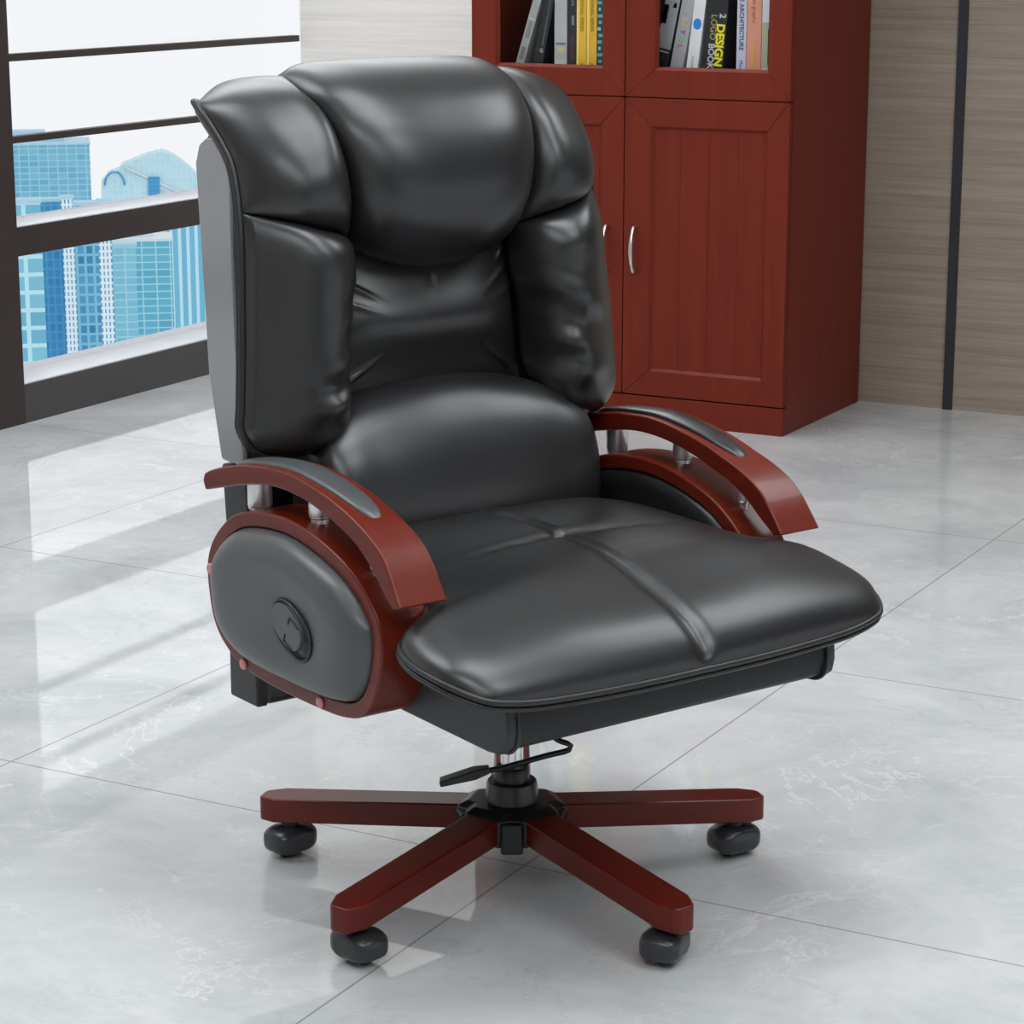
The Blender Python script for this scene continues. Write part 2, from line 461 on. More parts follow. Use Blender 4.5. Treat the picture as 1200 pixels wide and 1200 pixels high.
# ------------------------------------------------------------------ books
BM = {}
def bmat(name, col, rough=.45):
    if name not in BM: BM[name] = plain('book_' + name, col, rough)
    return BM[name]
paper = bmat('paper', (.7, .67, .6), .8)
SHZ = .925; BY = 3.100
def book(label, x, wd, h, dp, col, name, tilt=0, group='books in the bookcase'):
    """x: left foot of the spine; tilt leans the top to the right"""
    t = thing('book', label, 'book', (x, BY, SHZ), 0, group)
    a = R(tilt); t.rotation_euler = (0, a, 0)
    if tilt > 0: t.location.z += wd * math.sin(a) + .0005      # stands on its right lower edge
    c = .0022; m = bmat(name, col)
    boxes('cover', [(0, wd, 0, c, 0, h), (0, c, c, dp, 0, h), (wd - c, wd, c, dp, 0, h)], m, t, .0006)
    box('page_block', c, wd - c, c + .001, dp - .003, .003, h - .003, paper, t)
    return t
def band(t, name, x0, x1, z0, z1, col, mname, off=.0006):
    return box(name, x0, x1, -off, .0005, z0, z1, bmat(mname, col), t)
def text(t, s, x, z, size, col, mname, down=True, bold=0, name='spine_lettering', sx=1):
    cu = D.curves.new(name, 'FONT'); cu.body = s; cu.size = size; cu.extrude = .0003; cu.offset = bold
    cu.align_x = 'LEFT'; cu.align_y = 'CENTER'; cu.resolution_u = 3
    o0 = D.objects.new(name, cu)
    me = D.meshes.new_from_object(o0); D.objects.remove(o0)
    me.materials.clear(); me.materials.append(bmat(mname, col))
    o = D.objects.new(name, me); COL.objects.link(o); o.parent = t
    if down: m = Matrix(((0, 1, 0), (0, 0, -1), (-1, 0, 0))).to_4x4()
    else: m = Matrix(((1, 0, 0), (0, 0, -1), (0, 1, 0))).to_4x4()
    m.translation = Vector((x, -.001, z))
    o.matrix_local = m @ Matrix.Diagonal((sx, 1, 1, 1))
    return o
def disc(t, name, x, z, r, col, mname):
    n = 24
    V = [(x + r * math.cos(2 * math.pi * k / n), -.0008, z + r * 1.25 * math.sin(2 * math.pi * k / n)) for k in range(n)]
    V += [(v[0], .0004, v[2]) for v in V]
    F = [tuple(range(n)), tuple(range(2 * n - 1, n - 1, -1))] + [(k, (k + 1) % n, n + (k + 1) % n, n + k) for k in range(n)]
    return mesh_obj(name, V, F, bmat(mname, col), t, False)

# left compartment
b = book('worn pale grey book leaning furthest left behind the left glass door', -1.675, .024, .25, .15, (.33, .34, .33), 'palegrey', 17.5)
band(b, 'spine_band', .006, .019, .085, .13, (.2, .21, .2), 'midgrey'); band(b, 'spine_band', .006, .019, .025, .06, (.16, .17, .17), 'darkgrey')
band(b, 'spine_band', .001, .024, .136, .1385, (.6, .6, .58), 'offwhite')
b = book('black book with a grey line and a rainbow dot, leaning right', -1.622, .030, .235, .15, (.01, .012, .014), 'black', 11.5)
band(b, 'spine_line', .018, .021, .062, .2, (.1, .1, .1), 'dimgrey')
for k, (dx, dz, c) in enumerate([(-.0022, .002, (.05, .5, .1)), (.0022, .002, (.7, .2, .05)), (-.0022, -.0018, (.5, .1, .6)), (.0022, -.0018, (.2, .5, .75)), (0, 0, (.75, .75, .75))]):
    disc(b, 'logo_dot', .0195 + dx, .05 + dz, .003 if k < 4 else .0016, c, 'logo%d' % k)
b = book('plain light grey upright book with a small yellow mark', -1.5535, .0375, .1865, .15, (.38, .38, .4), 'lightgrey', 0)
band(b, 'spine_mark', .004, .034, .068, .074, (.13, .14, .2), 'navygrey'); band(b, 'spine_mark', .010, .028, .050, .063, (.5, .48, .16), 'dullyellow')
band(b, 'spine_mark', .004, .034, .012, .03, (.42, .47, .4), 'greengrey')
b = book('narrow black upright book with faded grey lettering', -1.514, .026, .24, .15, (.014, .013, .017), 'blackviolet', 0)
band(b, 'spine_mark', .012, .020, .12, .145, (.16, .18, .18), 'slate'); band(b, 'spine_mark', .010, .018, .03, .09, (.06, .02, .03), 'maroon')
text(b, 'ARCHIVE', .015, .215, .011, (.3, .32, .33), 'greytext')
for i, (x, lab) in enumerate([(-1.487, 'yellow paperback beside the narrow black book'), (-1.4565, 'yellow paperback beside the teal patterned book')]):
    b = book(lab, x, .0295, .24, .15, (.72, .43, .03), 'yellow', 0)
    band(b, 'spine_band', .001, .007, .002, .238, (.85, .62, .16), 'paleyellow')
    text(b, 'NATIONAL SERIES', .016, .215, .013, (.22, .13, .02), 'brown', sx=1.05)
    text(b, 'N%d' % (3 + i), .010, .018, .009, (.06, .05, .02), 'darkbrown', down=False)
b = book('teal and black patterned book at right end behind the left glass door', -1.426, .021, .24, .15, (.02, .05, .07), 'darkteal', 0)
for k in range(13):
    band(b, 'spine_pattern', .001 + (k % 2) * .004, .011 + (k % 3) * .003, .006 + k * .017, .014 + k * .017, (.12, .4, .42) if k % 3 else (.3, .55, .6), 'teal%d' % (k % 3))

# right compartment
b = book('grey and black book with a green corner, leaning furthest left behind the right glass door', -1.264, .043, .24, .15, (.012, .013, .014), 'black2', 11.5)
band(b, 'spine_band', .001, .042, .062, .238, (.32, .33, .34), 'coolgrey'); band(b, 'spine_mark', .001, .015, .125, .175, (.02, .32, .24), 'green')
band(b, 'spine_mark', .006, .038, .052, .055, (.45, .46, .46), 'greyline'); band(b, 'spine_mark', .026, .036, .17, .182, (.6, .62, .58), 'offwhite2')
b = book('grey book with a column of multicoloured letters, leaning right', -1.213, .0365, .25, .15, (.34, .34, .36), 'midlight', 10.5)
for s, z, c in [('I', .165, (.2, .5, .6)), ('L', .143, (.6, .5, .2)), ('L', .129, (.65, .4, .1)), ('Y', .112, (.25, .03, .4)), ('O', .094, (.12, .5, .1)), ('L', .073, (.6, .08, .15))]:
    text(b, s, .018, z, .019, c, 'letter' + s + str(int(z * 1000)), bold=.0006)
b = book('white book with a blue round dot on its spine', -1.166, .0325, .25, .15, (.66, .68, .68), 'whitebook', 6.8)
disc(b, 'blue_dot', .0165, .128, .0115, (.01, .2, .62), 'blue')
text(b, 'sound', .016, .045, .012, (.35, .37, .37), 'faintgrey')
b = book('thick black book with yellow and white lettering on its spine', -1.121, .0600, .25, .15, (.008, .008, .010), 'black3', 4.2)
text(b, 'DESIGN', .0435, .130, .031, (.72, .66, .02), 'vividyellow', bold=.0012, sx=1.02)
text(b, 'BOOK', .0225, .078, .024, (.5, .5, .52), 'silver', bold=.0006, sx=.95)
text(b, 'LOGO', .0235, .152, .024, (.3, .29, .08), 'olive', bold=.0003, sx=.95)
text(b, '2', .047, .156, .024, (.5, .5, .52), 'silver', bold=.0006)
b = book('pale lavender upright book with a dark blue title', -1.023, .0265, .25, .15, (.5, .52, .62), 'lavender', 0)
text(b, 'THE ARCHITECTURE', .013, .218, .0165, (.07, .08, .15), 'navy', bold=.0004); text(b, 'Mac', .013, .04, .014, (.07, .08, .15), 'navy')
b = book('salmon upright book with an orange stripe', -.995, .0405, .25, .15, (.62, .27, .18), 'salmon', 0)
text(b, 'Typo graphy', .020, .215, .016, (.33, .12, .05), 'rust'); band(b, 'spine_stripe', .017, .024, .005, .085, (.62, .33, .08), 'orange')
b = book('pale blue and olive book at the far right behind the right glass door', -.953, .028, .25, .15, (.55, .6, .64), 'paleblue', 0)
band(b, 'spine_band', .001, .027, .022, .137, (.36, .38, .25), 'olivegrey'); band(b, 'spine_band', .001, .027, .002, .02, (.55, .54, .34), 'cream')
band(b, 'spine_mark', .017, .026, .03, .12, (.14, .12, .06), 'umber')

# ------------------------------------------------------------------ the chair (local: x right, y towards its back, z up)
ch = thing('office_chair', 'large black leather executive chair with mahogany arms and five-legged base', 'chair', (0, 0, 0), R(65))
LE, GL, RW = M['leather'], M['greyleather'], M['redwood']
mir = lambda pts: [(-p[0], p[1], p[2]) for p in pts]

# five legs
for k in range(5):
    a = R(53.5 + 72 * k)
    pl = [(.05, -.027), (.349, -.0265), (.372, -.016), (.376, -.010), (.376, .010), (.372, .016), (.349, .0265), (.05, .027)]
    n = len(pl)
    rise = lambda x: (.355 - x) * .088
    V = [(x, y, .054 + rise(x)) for x, y in pl] + [(x, y, .0895 + rise(x)) for x, y in pl]
    F = [tuple(range(n)), tuple(range(2 * n - 1, n - 1, -1))] + [(i, (i + 1) % n, n + (i + 1) % n, n + i) for i in range(n)]
    lg = mesh_obj('leg', V, F, M['baswood'], ch); lg.rotation_euler = (0, 0, a); bevel(lg, .0035, 3, 25)
    cx = .334
    # caster: hood, stem, wheels. hood turned its own way
    sw = R([20, 65, 80, -60, 15][k])
    Vh, Fh = [], []
    nu, nv = 28, 16
    for j in range(nv + 1):
        ph = math.pi * j / nv - math.pi / 2
        for i in range(nu):
            th = 2 * math.pi * i / nu
            e = lambda c, p: math.copysign(abs(c) ** p, c)
            x = .0370 * e(math.cos(ph), .30) * e(math.cos(th), .62); y = .0285 * e(math.cos(ph), .34) * e(math.sin(th), .55); z = .0205 * e(math.sin(ph), .62)
            z = z * (1 - (.30 if z > 0 else .12) * (x / .037) ** 2 - (.25 if z > 0 else 0) * (y / .0285) ** 2)
            y2 = y * (1 - .10 * math.exp(-(x / .006) ** 2))
            Vh.append((x, y2, z + .0272))
    for j in range(nv):
        for i in range(nu):
            Fh.append((j * nu + i, j * nu + (i + 1) % nu, (j + 1) * nu + (i + 1) % nu, (j + 1) * nu + i))
    hd = mesh_obj('caster_hood', Vh, Fh, M['caster'], lg); hd.location = (cx, 0, 0); hd.rotation_euler = (0, 0, sw)
    for s in (-1, 1):
        wv = lathe('caster_wheel', [(.004, -.008), (.0185, -.008), (.0205, -.005), (.0205, .005), (.0185, .008), (.004, .008)], M['plastic'], lg, (s * .0105, 0, .0207), 28, 'X')
        wv.location = (cx, 0, 0); wv.rotation_euler = (0, 0, sw)
    lathe('caster_stem', [(.013, .044), (.013, .060)], M['plastic'], lg, (cx, 0, 0), 24)

# hub with clips between the legs
pl = []
for k in range(5):
    for da, r in ((-22, .077), (22, .077), (36, .066)):
        a = R(53.5 + 72 * k + da); pl.append((r * math.cos(a), r * math.sin(a)))
n = len(pl)
V = [(x, y, .076) for x, y in pl] + [(x, y, .114) for x, y in pl] + [(x * .8, y * .8, .122) for x, y in pl]
F = [tuple(range(n)), tuple(range(3 * n - 1, 2 * n - 1, -1))] + [(L * n + i, L * n + (i + 1) % n, L * n + n + (i + 1) % n, L * n + n + i) for L in (0, 1) for i in range(n)]
hub = mesh_obj('hub', V, F, M['plastic'], ch); bevel(hub, .003, 2, 25)
for k in range(5):
    a = R(53.5 + 36 + 72 * k)
    c = box('hub_clip', .055, .078, -.0155, .0155, .068, .112, M['plastic'], hub, .004, 3); c.rotation_euler = (0, 0, a)
lathe('hub_collar', [(.038, .118), (.0365, .124), (.0355, .145), (.0335, .150), (.026, .150)], M['caster'], ch)
lathe('gas_lift_sleeve', [(.0245, .148), (.0245, .168), (.022, .171)], M['plastic'], ch)
lathe('gas_lift_column', [(.0155, .170), (.0155, .335)], M['chrome'], ch)
box('tilt_mechanism', -.09, .09, -.10, .10, .315, .345, M['plastic'], ch, .006)
# lever
P = catmull([(.00, -.03, .325), (.004, -.05, .27), (.010, -.080, .232), (.027, -.095, .221), (.024, -.094, .213), (.001, -.076, .205), (-.045, -.041, .188), (-.068, -.023, .182)], 40)
lev = tube('tilt_lever', P, .0040, M['plastic'], ch, 10)
A_, B_ = Vector((-.060, -.030, .186)), Vector((-.114, .010, .167)); d = (B_ - A_).normalized(); s = Vector((0, 0, 1)).cross(d).normalized(); u = d.cross(s).normalized()
V = []
for p, w, t in ((A_, .007, .0045), (A_.lerp(B_, .3), .0125, .0065), (B_, .0115, .004)):
    for sx, sy in ((-1, -1), (1, -1), (1, 1), (-1, 1)): V.append(p + s * w * sx + u * t * sy)
F = [(0, 1, 2, 3), (11, 10, 9, 8)] + [(L + i, L + (i + 1) % 4, L + 4 + (i + 1) % 4, L + 4 + i) for L in (0, 4) for i in range(4)]
pd = mesh_obj('lever_paddle', V, F, M['plastic'], lev); bevel(pd, .0018, 2)

# seat base: leather front and grey side plates
sb = prism_x('seat_base', [(.22, .342), (-.330, .334), (-.344, .341), (-.351, .362), (-.350, .39), (-.335, .425), (.22, .455)], -.252, .252, M['basecloth'], ch, .005)
for sg in (-1, 1):
    x0, x1 = sorted((sg * .250, sg * .267))
    pts = [(.20, .342), (-.312, .330), (-.334, .333), (-.349, .344), (-.353, .362), (-.351, .392), (-.34, .42), (.20, .45)]
    prism_x('base_side_plate', pts, x0, x1, M['baseside'], sb, .004)
    P = [(sg * .2515, y, z) for y, z in pts[1:7]]
    tube('base_piping', catmull(P, 24), .0026, M['piping'], sb, 8)

# seat cushion
side = [(.246, .13, .470), (.258, 0, .470), (.262, -.15, .467), (.285, -.195, .462), (.333, -.225, .456), (.349, -.268, .446), (.347, -.330, .437), (.326, -.372, .425)]
front = [(.326, -.372, .425), (.300, -.386, .418), (.238, -.394, .411), (.12, -.400, .408), (0, -.402, .408)]
Fr = mir(front) + front[::-1][1:]
rear = [(-.246, .13, .470), (0, .145, .470), (.246, .13, .470)]
def seat_extra(u, v):
    x = (u - .5) * 2
    y = v
    g = -.0105 * math.exp(-(abs(x) / (.018 + .014 * v)) ** 1.6) * (.7 + .3 * min(1, v * 2))
    # cross seam sweeping back from the middle towards the sides
    vc = .415 + .06 * abs(x) ** 1.2
    g += -.0085 * math.exp(-(abs(v - vc) / .016) ** 1.5) * max(0, 1 - (abs(x) / .82) ** 3)
    g += .007 * math.exp(-((v - .72) / .16) ** 2) * math.exp(-((abs(x) - .48) / .3) ** 2)
    return g
seat = pillow('seat_cushion', rear, Fr, mir(side), side, .062, (0, .0, 1), (0, -.14, 1), LE, ch, n=150, p=3.6, q=2.1, pu=4.2, back=(0, .004, -.015), extra=seat_extra, inset=.05)
# double piping round the seat edge
full = mir(side) + Fr[1:-1] + side[::-1]
tube('seat_piping', catmull(full, 150), .0042, M['piping'], seat, 8)
tube('seat_piping', [p + Vector((0, .003, -.0085)) for p in catmull(full, 150)], .0036, M['piping'], seat, 8)
# back shell
shp = [(.300, .246), (.300, .50), (.307, .579), (.336, .696), (.347, .859), (.356, .985), (.345, 1.010), (.326, 1.020), (.292, 1.020), (.272, 1.008), (.261, .960), (.262, .868), (.258, .753), (.250, .638), (.238, .52), (.228, .40), (.225, .246)]
sh = prism_x('back_shell', shp, -.256, .256, M['shell'], ch, .010, 4)
for sg in (-1, 1):
    x0, x1 = sorted((sg * .252, sg * .270)); 
    up = [p for p in shp if p[1] > .57]; lowp = [p for p in shp if p[1] < .57]
    up = [(.3075, .582)] + up[1:] + [(.2435, .582)] if up[0][1] < .582 else up
    lowp = [q for q in shp[:2]] + [(.3068, .578), (.2432, .578)] + shp[-3:]
    prism_x('shell_side_panel', up, x0, x1, M['shellside'], sh, .005, 4)
    prism_x('shaded_side_panel', lowp, x0, x1, M['baseside'], sh, .004, 3)  # same side lower down, its fade to shade put into a darker colour
tube('shell_piping', catmull([(-.262, y, z) for y, z in shp[7:15]], 50), .0035, M['piping'], sh, 8)
tube('shell_piping', catmull([(.262, y, z) for y, z in shp[7:15]], 50), .0035, M['piping'], sh, 8)

# backrest cushions
outer = [(.291, .306, 1.069), (.295, .280, 1.054), (.290, .242, 1.017), (.288, .219, .985), (.290, .203, .932)]
outer2 = [(.290, .203, .932), (.294, .193, .877), (.302, .183, .767), (.309, .177, .680), (.311, .177, .652), (.300, .174, .628)]
seam = [(.136, .189, .888), (.165, .168, .900), (.202, .160, .910), (.240, .166, .921), (.290, .203, .932)]
headside = [(.172, .285, 1.100), (.172, .235, 1.077), (.164, .205, 1.055), (.159, .182, 1.025), (.152, .170, .982), (.145, .172, .936), (.136, .189, .888)]
shtop = [(.172, .285, 1.100), (.207, .315, 1.098), (.245, .328, 1.090), (.291, .306, 1.069)]
winner = [(.136, .189, .888), (.138, .193, .842), (.145, .193, .808), (.152, .190, .772), (.156, .187, .706), (.155, .172, .675)]
wbot = [(.155, .172, .675), (.172, .155, .652), (.198, .146, .628), (.240, .155, .613), (.282, .170, .615), (.300, .174, .628)]
core = [(-.27, .235), (.27, .235)]
# core body that closes the back between cushions and shell
side_p = [(.205, .60), (.215, .70), (.222, .85), (.228, .95), (.262, 1.02), (.300, 1.060), (.315, 1.050), (.29, 1.0), (.27, .9), (.262, .75), (.25, .60)]
prism_x('backrest_core', side_p, -.245, .245, LE, ch, .012, 3)

def wing_prof(u):
    k = .42
    if u < k: a = max(0, 1 - ((k - u) / k) ** 2.3) ** .5
    else: a = 1 - .70 * ((u - k) / (1 - k)) ** 1.35
    return a * min(1, max(0, (1 - u) / .05)) ** .5
for sg in (1, -1):
    f = (lambda p: p) if sg > 0 else mir
    # u runs from the inner to the outer edge
    a = pillow('shoulder_cushion', f(shtop), f(seam), f(headside), f(outer), .045, (0, -.85, .26), (0, -1, .05), LE, ch, n=60, p=3.4, q=2.0, pu=2.4, back=(0, .03, -.006), inset=.12)
    def wx(u, v, sg=sg):
        w = 0
        # gathered folds along the inner edge and toward the bottom
        w += .0030 * math.sin(v * 34 + 1.2 * math.sin(6 * u) + sg) * math.exp(-(u / .30) ** 2) * (.35 + v)
        w += .0065 * math.sin((v - .62) * 30 + u * 5) * math.exp(-((u - .32) / .22) ** 2) * math.exp(-((v - .76) / .17) ** 2)
        if sg > 0: w += .006 * math.sin((v - .3) * 21 - u * 2) * math.exp(-((u - .45) / .35) ** 2) * math.exp(-((v - .55) / .33) ** 2)
        return w
    wg = pillow('wing_cushion', f(seam), f(wbot), f(winner), f(outer2), .054, (0, -1, .03), (0, -1, .0), LE, ch, n=90, p=6, q=2.2, prof=wing_prof, back=(0, .03, 0), extra=wx, inset=.12)
    path = catmull(f(outer[:-1] + outer2 + wbot[::-1][1:4]), 110)
    tube('backrest_piping', [p + Vector((sg * .001, .001, 0)) for p in path], .0052, M['piping'], wg, 8)
    tube('backrest_piping', [p + Vector((sg * -.002, .013, 0)) for p in path], .0050, M['piping'], wg, 8)

# gathered middle panel
def mid_extra(u, v):
    x = (u - .5) * 2
    w = .020 * math.exp(-((v - .50) / .21) ** 2) * (1 - abs(x) ** 6)
    for sx in (-1, 1):
        ux = (x * sx)            # 1 at the corner side
        for (u0, v0, ang, L, amp) in ((.80, .27, -.45, .18, .0050), (.84, .37, -.30, .17, .0042), (.90, .14, -.7, .10, .0045), (.80, .83, .62, .22, .0062), (.93, .93, .6, .10, .005)):
            du, dv = ux - u0, (v - v0) * 1.35
            al = du * math.cos(ang) + dv * -math.sin(ang) * -1; ac = -du * math.sin(ang) + dv * math.cos(ang)
            w += amp * math.exp(-(al / L) ** 2) * math.exp(-(abs(ac) / .018) ** 1.5)
    w -= .0012 * math.exp(-(x / .03) ** 2) * math.exp(-((v - .22) / .10) ** 2)
    return w
tp = [(-.150, .220, .885), (0, .215, .875), (.150, .220, .885)]; bt = [(-.165, .205, .655), (0, .200, .660), (.165, .205, .655)]
pillow('gathered_panel', tp, bt, [(-.150, .220, .885), (-.155, .210, .77), (-.165, .205, .655)], [(.150, .220, .885), (.155, .210, .77), (.165, .205, .655)], .022, (0, -1, 0), (0, -1, 0), LE, ch, n=120, p=2.2, q=1.6, extra=mid_extra, back=(0, .03, 0))

# lumbar cushion
arc = [(.224, .120, .612), (.210, .132, .634), (.184, .148, .652), (.158, .163, .667), (.114, .172, .679), (.05, .178, .688), (0, .180, .690)]
ar = mir(arc) + arc[::-1][1:]
ls = [(.224, .120, .612), (.228, .112, .57), (.228, .106, .52), (.222, .104, .455)]
pillow('lumbar_cushion', ar, [(-.222, .104, .455), (0, .104, .455), (.222, .104, .455)], mir(ls), ls, .066, (0, -1, .12), (0, -1, 0), LE, ch, n=48, p=2.6, q=2.0, pu=2.8, back=(0, .08, 0))

# headrest
ht = [(-.172, .285, 1.100), (-.150, .292, 1.113), (-.10, .290, 1.118), (0, .288, 1.119), (.10, .290, 1.118), (.150, .292, 1.113), (.172, .285, 1.100)]
hb = [(-.136, .189, .888), (-.105, .186, .866), (-.05, .188, .847), (0, .190, .842), (.05, .188, .847), (.105, .186, .866), (.136, .189, .888)]
pillow('headrest', ht, hb, mir(headside), headside, .074, (0, -.82, .20), (0, -1, -.05), LE, ch, n=70, p=2.9, q=2.0, pu=2.6, back=(0, .06, -.012), inset=.05)

# arm assemblies
ringo = [(-.238, .465), (-.216, .503), (-.169, .539), (-.113, .556), (-.034, .562), (.035, .553), (.102, .533), (.145, .508), (.176, .479), (.186, .447), (.182, .410), (.168, .372), (.140, .343), (.101, .331), (.044, .327), (-.044, .327), (-.130, .332), (-.186, .349), (-.223, .380), (-.237, .425)]
armt = [(-.249, .573), (-.243, .584), (-.203, .598), (-.146, .611), (-.096, .618), (-.037, .621), (.021, .615), (.077, .604), (.131, .587), (.174, .565), (.199, .541), (.226, .498)]
armb = [(-.243, .560), (-.192, .573), (-.147, .584), (-.085, .595), (-.038, .597), (.009, .593), (.054, .584), (.098, .571), (.131, .557), (.162, .536), (.183, .516), (.209, .494)]
def outline(off, N=96):
    c = catmull([(0, -f, z) for f, z in ringo], N, True)
    cx = sum((p for p in c), Vector()) / N; out = []
    for i in range(N):
        t = (c[(i + 1) % N] - c[i - 1]).normalized(); nn = Vector((0, t.z, -t.y))
        if nn.dot(cx - c[i]) < 0: nn = -nn
        out.append(c[i] + nn * off)
    return out
for sg in (-1, 1):
    N = 96
    oo, ii = outline(0), outline(.021)
    xs = (sg * .335, sg * .262)
    V = [Vector((xs[0], p.y, p.z)) for p in oo] + [Vector((xs[0], p.y, p.z)) for p in ii] + [Vector((xs[1], p.y, p.z)) for p in ii] + [Vector((xs[1], p.y, p.z)) for p in oo]
    F = [(L * N + i, L * N + (i + 1) % N, ((L + 1) % 4) * N + (i + 1) % N, ((L + 1) % 4) * N + i) for L in range(4) for i in range(N)]
    ring = mesh_obj('arm_ring_frame', V, F, RW, ch); bevel(ring, .0035, 3, 40)
    for (yy, zz) in ((.146, .3415), (-.045, .3375), (.2275, .455)):
        a = lathe('screw_cap', [(.0005, 0), (.0078, 0), (.0078, .003), (.006, .0042), (.0005, .0044)] if sg > 0 else [(.0005, -.0044), (.006, -.0042), (.0078, -.003), (.0078, 0), (.0005, 0)], M['plug'], ring, (sg * .3345, yy, zz), 20, 'X')
    # padded side panel filling the ring
    V, F = [], []
    cen = Vector((0, .03, .445)); io = outline(.0215)
    lay = [(1.0, .268), (1.0, .300), (1.0, .331), (.992, .337), (.972, .343), (.94, .3485), (.89, .3535), (.82, .3575), (.72, .3595), (.60, .360), (.40, .3592), (.2, .3585)]
    lay = [(.2, .2575), (.5, .2575), (.8, .2575), (.93, .259), (.985, .263)] + lay
    # raised shape pressed inward around the recline switch
    sc = Vector((0, -.012, .428))
    for (k, x) in lay:
        for p in io:
            q = cen.lerp(p, k); xx = x
            if x > .345:
                r = math.hypot((q.y - sc.y) / .075, (q.z - sc.z) / .055)
                xx -= .007 * math.exp(-(r ** 3))
            V.append((sg * xx, q.y, q.z))
    nl = len(lay)
    V.append((sg * .2575, cen.y, cen.z)); V.append((sg * (.3585 - .002), cen.y, cen.z))
    for L in range(nl - 1):
        for i in range(N): F.append((L * N + i, L * N + (i + 1) % N, (L + 1) * N + (i + 1) % N, (L + 1) * N + i))
    for i in range(N):
        F.append((i, (i + 1) % N, nl * N)); F.append(((nl - 1) * N + i, (nl - 1) * N + (i + 1) % N, nl * N + 1))
    pad = mesh_obj('side_panel_pad', V, F, GL, ch); pad.data.materials.append(LE)
    for q in pad.data.polygons:
        if abs(q.center.x) < .30: q.material_index = 1
    # recline switch: oval cup, rim and thumb paddle (outer face)
    M2 = 40; ang = R(26)      # long axis slopes down towards the front
    def oval(a, b, x, cy=sc.y, cz=sc.z):
        out = []
        for i in range(M2):
            t = 2 * math.pi * i / M2
            e = lambda c: math.copysign(abs(c) ** .85, c)
            l, w = a * e(math.cos(t)), b * e(math.sin(t))
            out.append(Vector((sg * x, cy - (l * math.cos(ang) + w * math.sin(ang)), cz + (-l * math.sin(ang) + w * math.cos(ang)))))
        return out
    tube('switch_rim', oval(.0475, .030, .3560), .0022, M['plastic'], pad, 8, True)
    o1, o2 = oval(.046, .0285, .3545), oval(.046, .0285, .3565)
    Vv = o1 + o2; Ff = [tuple(range(M2)), tuple(range(2 * M2 - 1, M2 - 1, -1))] + [(i, (i + 1) % M2, M2 + (i + 1) % M2, M2 + i) for i in range(M2)]
    mesh_obj('switch_cup', Vv, Ff, M['plastic'], pad)
    q1, q2 = oval(.0375, .0245, .356, sc.y + .006, sc.z + .004), oval(.0365, .0235, .361, sc.y + .006, sc.z + .004)
    pdl = mesh_obj('switch_paddle', q1 + q2, Ff, GL, pad); bevel(pdl, .001, 2)
    # bracket marks on the paddle
    def mark(l0, w0, l1, w1):
        def P_(l, w): return Vector((sg * .3614, sc.y - (l * math.cos(ang) + w * math.sin(ang)), sc.z + (-l * math.sin(ang) + w * math.cos(ang))))
        return tube_vf([P_(l0, w0), P_(l1, w1)], .0012, 6)
    Vv, Ff = [], []
    for args in ((-.004, .018, .020, .018), (-.004, .018, -.004, .008), (-.004, -.018, .018, -.018), (-.004, -.018, -.004, -.008)):
        v, f = mark(*args); k = len(Vv); Vv += v; Ff += [tuple(i + k for i in q) for q in f]
    mesh_obj('switch_marking', Vv, Ff, M['plastic'], pad)

    # curved wooden armrest
    NS = 44
    tc = catmull([(0, -f, z) for f, z in armt], NS); bc = catmull([(0, -f, z) for f, z in armb], NS)
    V, F = [], []
    def xo(i): t = max(0, (i / (NS - 1) - .72) / .28); return .332 + .010 * t, t
    for i in range(NS):
        x, t = xo(i); tp_, b_ = tc[i], bc[i]
        dy, dz = -.012 * t, .006 * t
        xi = .268 + .004 * t
        V += [(sg * x, tp_.y + dy, tp_.z + dz), (sg * xi, tp_.y + dy, tp_.z + dz), (sg * xi, b_.y + dy, b_.z + dz), (sg * x, b_.y + dy, b_.z + dz)]
    for i in range(NS - 1):
        for k in range(4): F.append((i * 4 + k, i * 4 + (k + 1) % 4, (i + 1) * 4 + (k + 1) % 4, (i + 1) * 4 + k))
    F += [(0, 1, 2, 3), tuple((NS - 1) * 4 + k for k in (3, 2, 1, 0))]
    arm = mesh_obj('armrest', V, F, RW, ch); bevel(arm, .003, 3, 40)
    # inset pad; left one lighter, the light on it put into its colour
    V, F = [], []; K = 40; mS = 9
    for i in range(K):
        t = (1 - math.cos(math.pi * i / (K - 1))) / 2; s = .10 + .645 * t
        p = at(tc, s); tan = (at(tc, min(1, s + .01)) - at(tc, max(0, s - .01))).normalized(); nn = Vector((0, tan.z, -tan.y)); nn = nn if nn.z > 0 else -nn
        e = max(0, 1 - abs(2 * t - 1) ** 9) ** .5
        w = (.0165 + .005 * math.sin(math.pi * t)) * e
        for j in range(mS):
            a = math.pi * j / (mS - 1)
            q = p + nn * (-.002 + .0085 * e * math.sin(a) ** .6)
            V.append((sg * (.300 + w * math.cos(a)), q.y, q.z))
    for i in range(K - 1):
        for j in range(mS - 1): F.append((i * mS + j, i * mS + j + 1, (i + 1) * mS + j + 1, (i + 1) * mS + j))
        F.append((i * mS, i * mS + mS - 1, (i + 1) * mS + mS - 1, (i + 1) * mS))
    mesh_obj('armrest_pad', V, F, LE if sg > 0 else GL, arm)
    for (yy, z0, z1, r) in ((.150, .538, .590, .0165), (.002, .557, .598, .0145), (-.128, .515, .562, .0085)):
        h = z1 - z0
        ps = lathe('armrest_post', [(r * .80, 0), (r * .80, h * .16), (r * .96, h * .22), (r * .92, h * .24), (r, h * .30), (r, h)], M['satin'], arm, (sg * .302, yy, z0), 28)

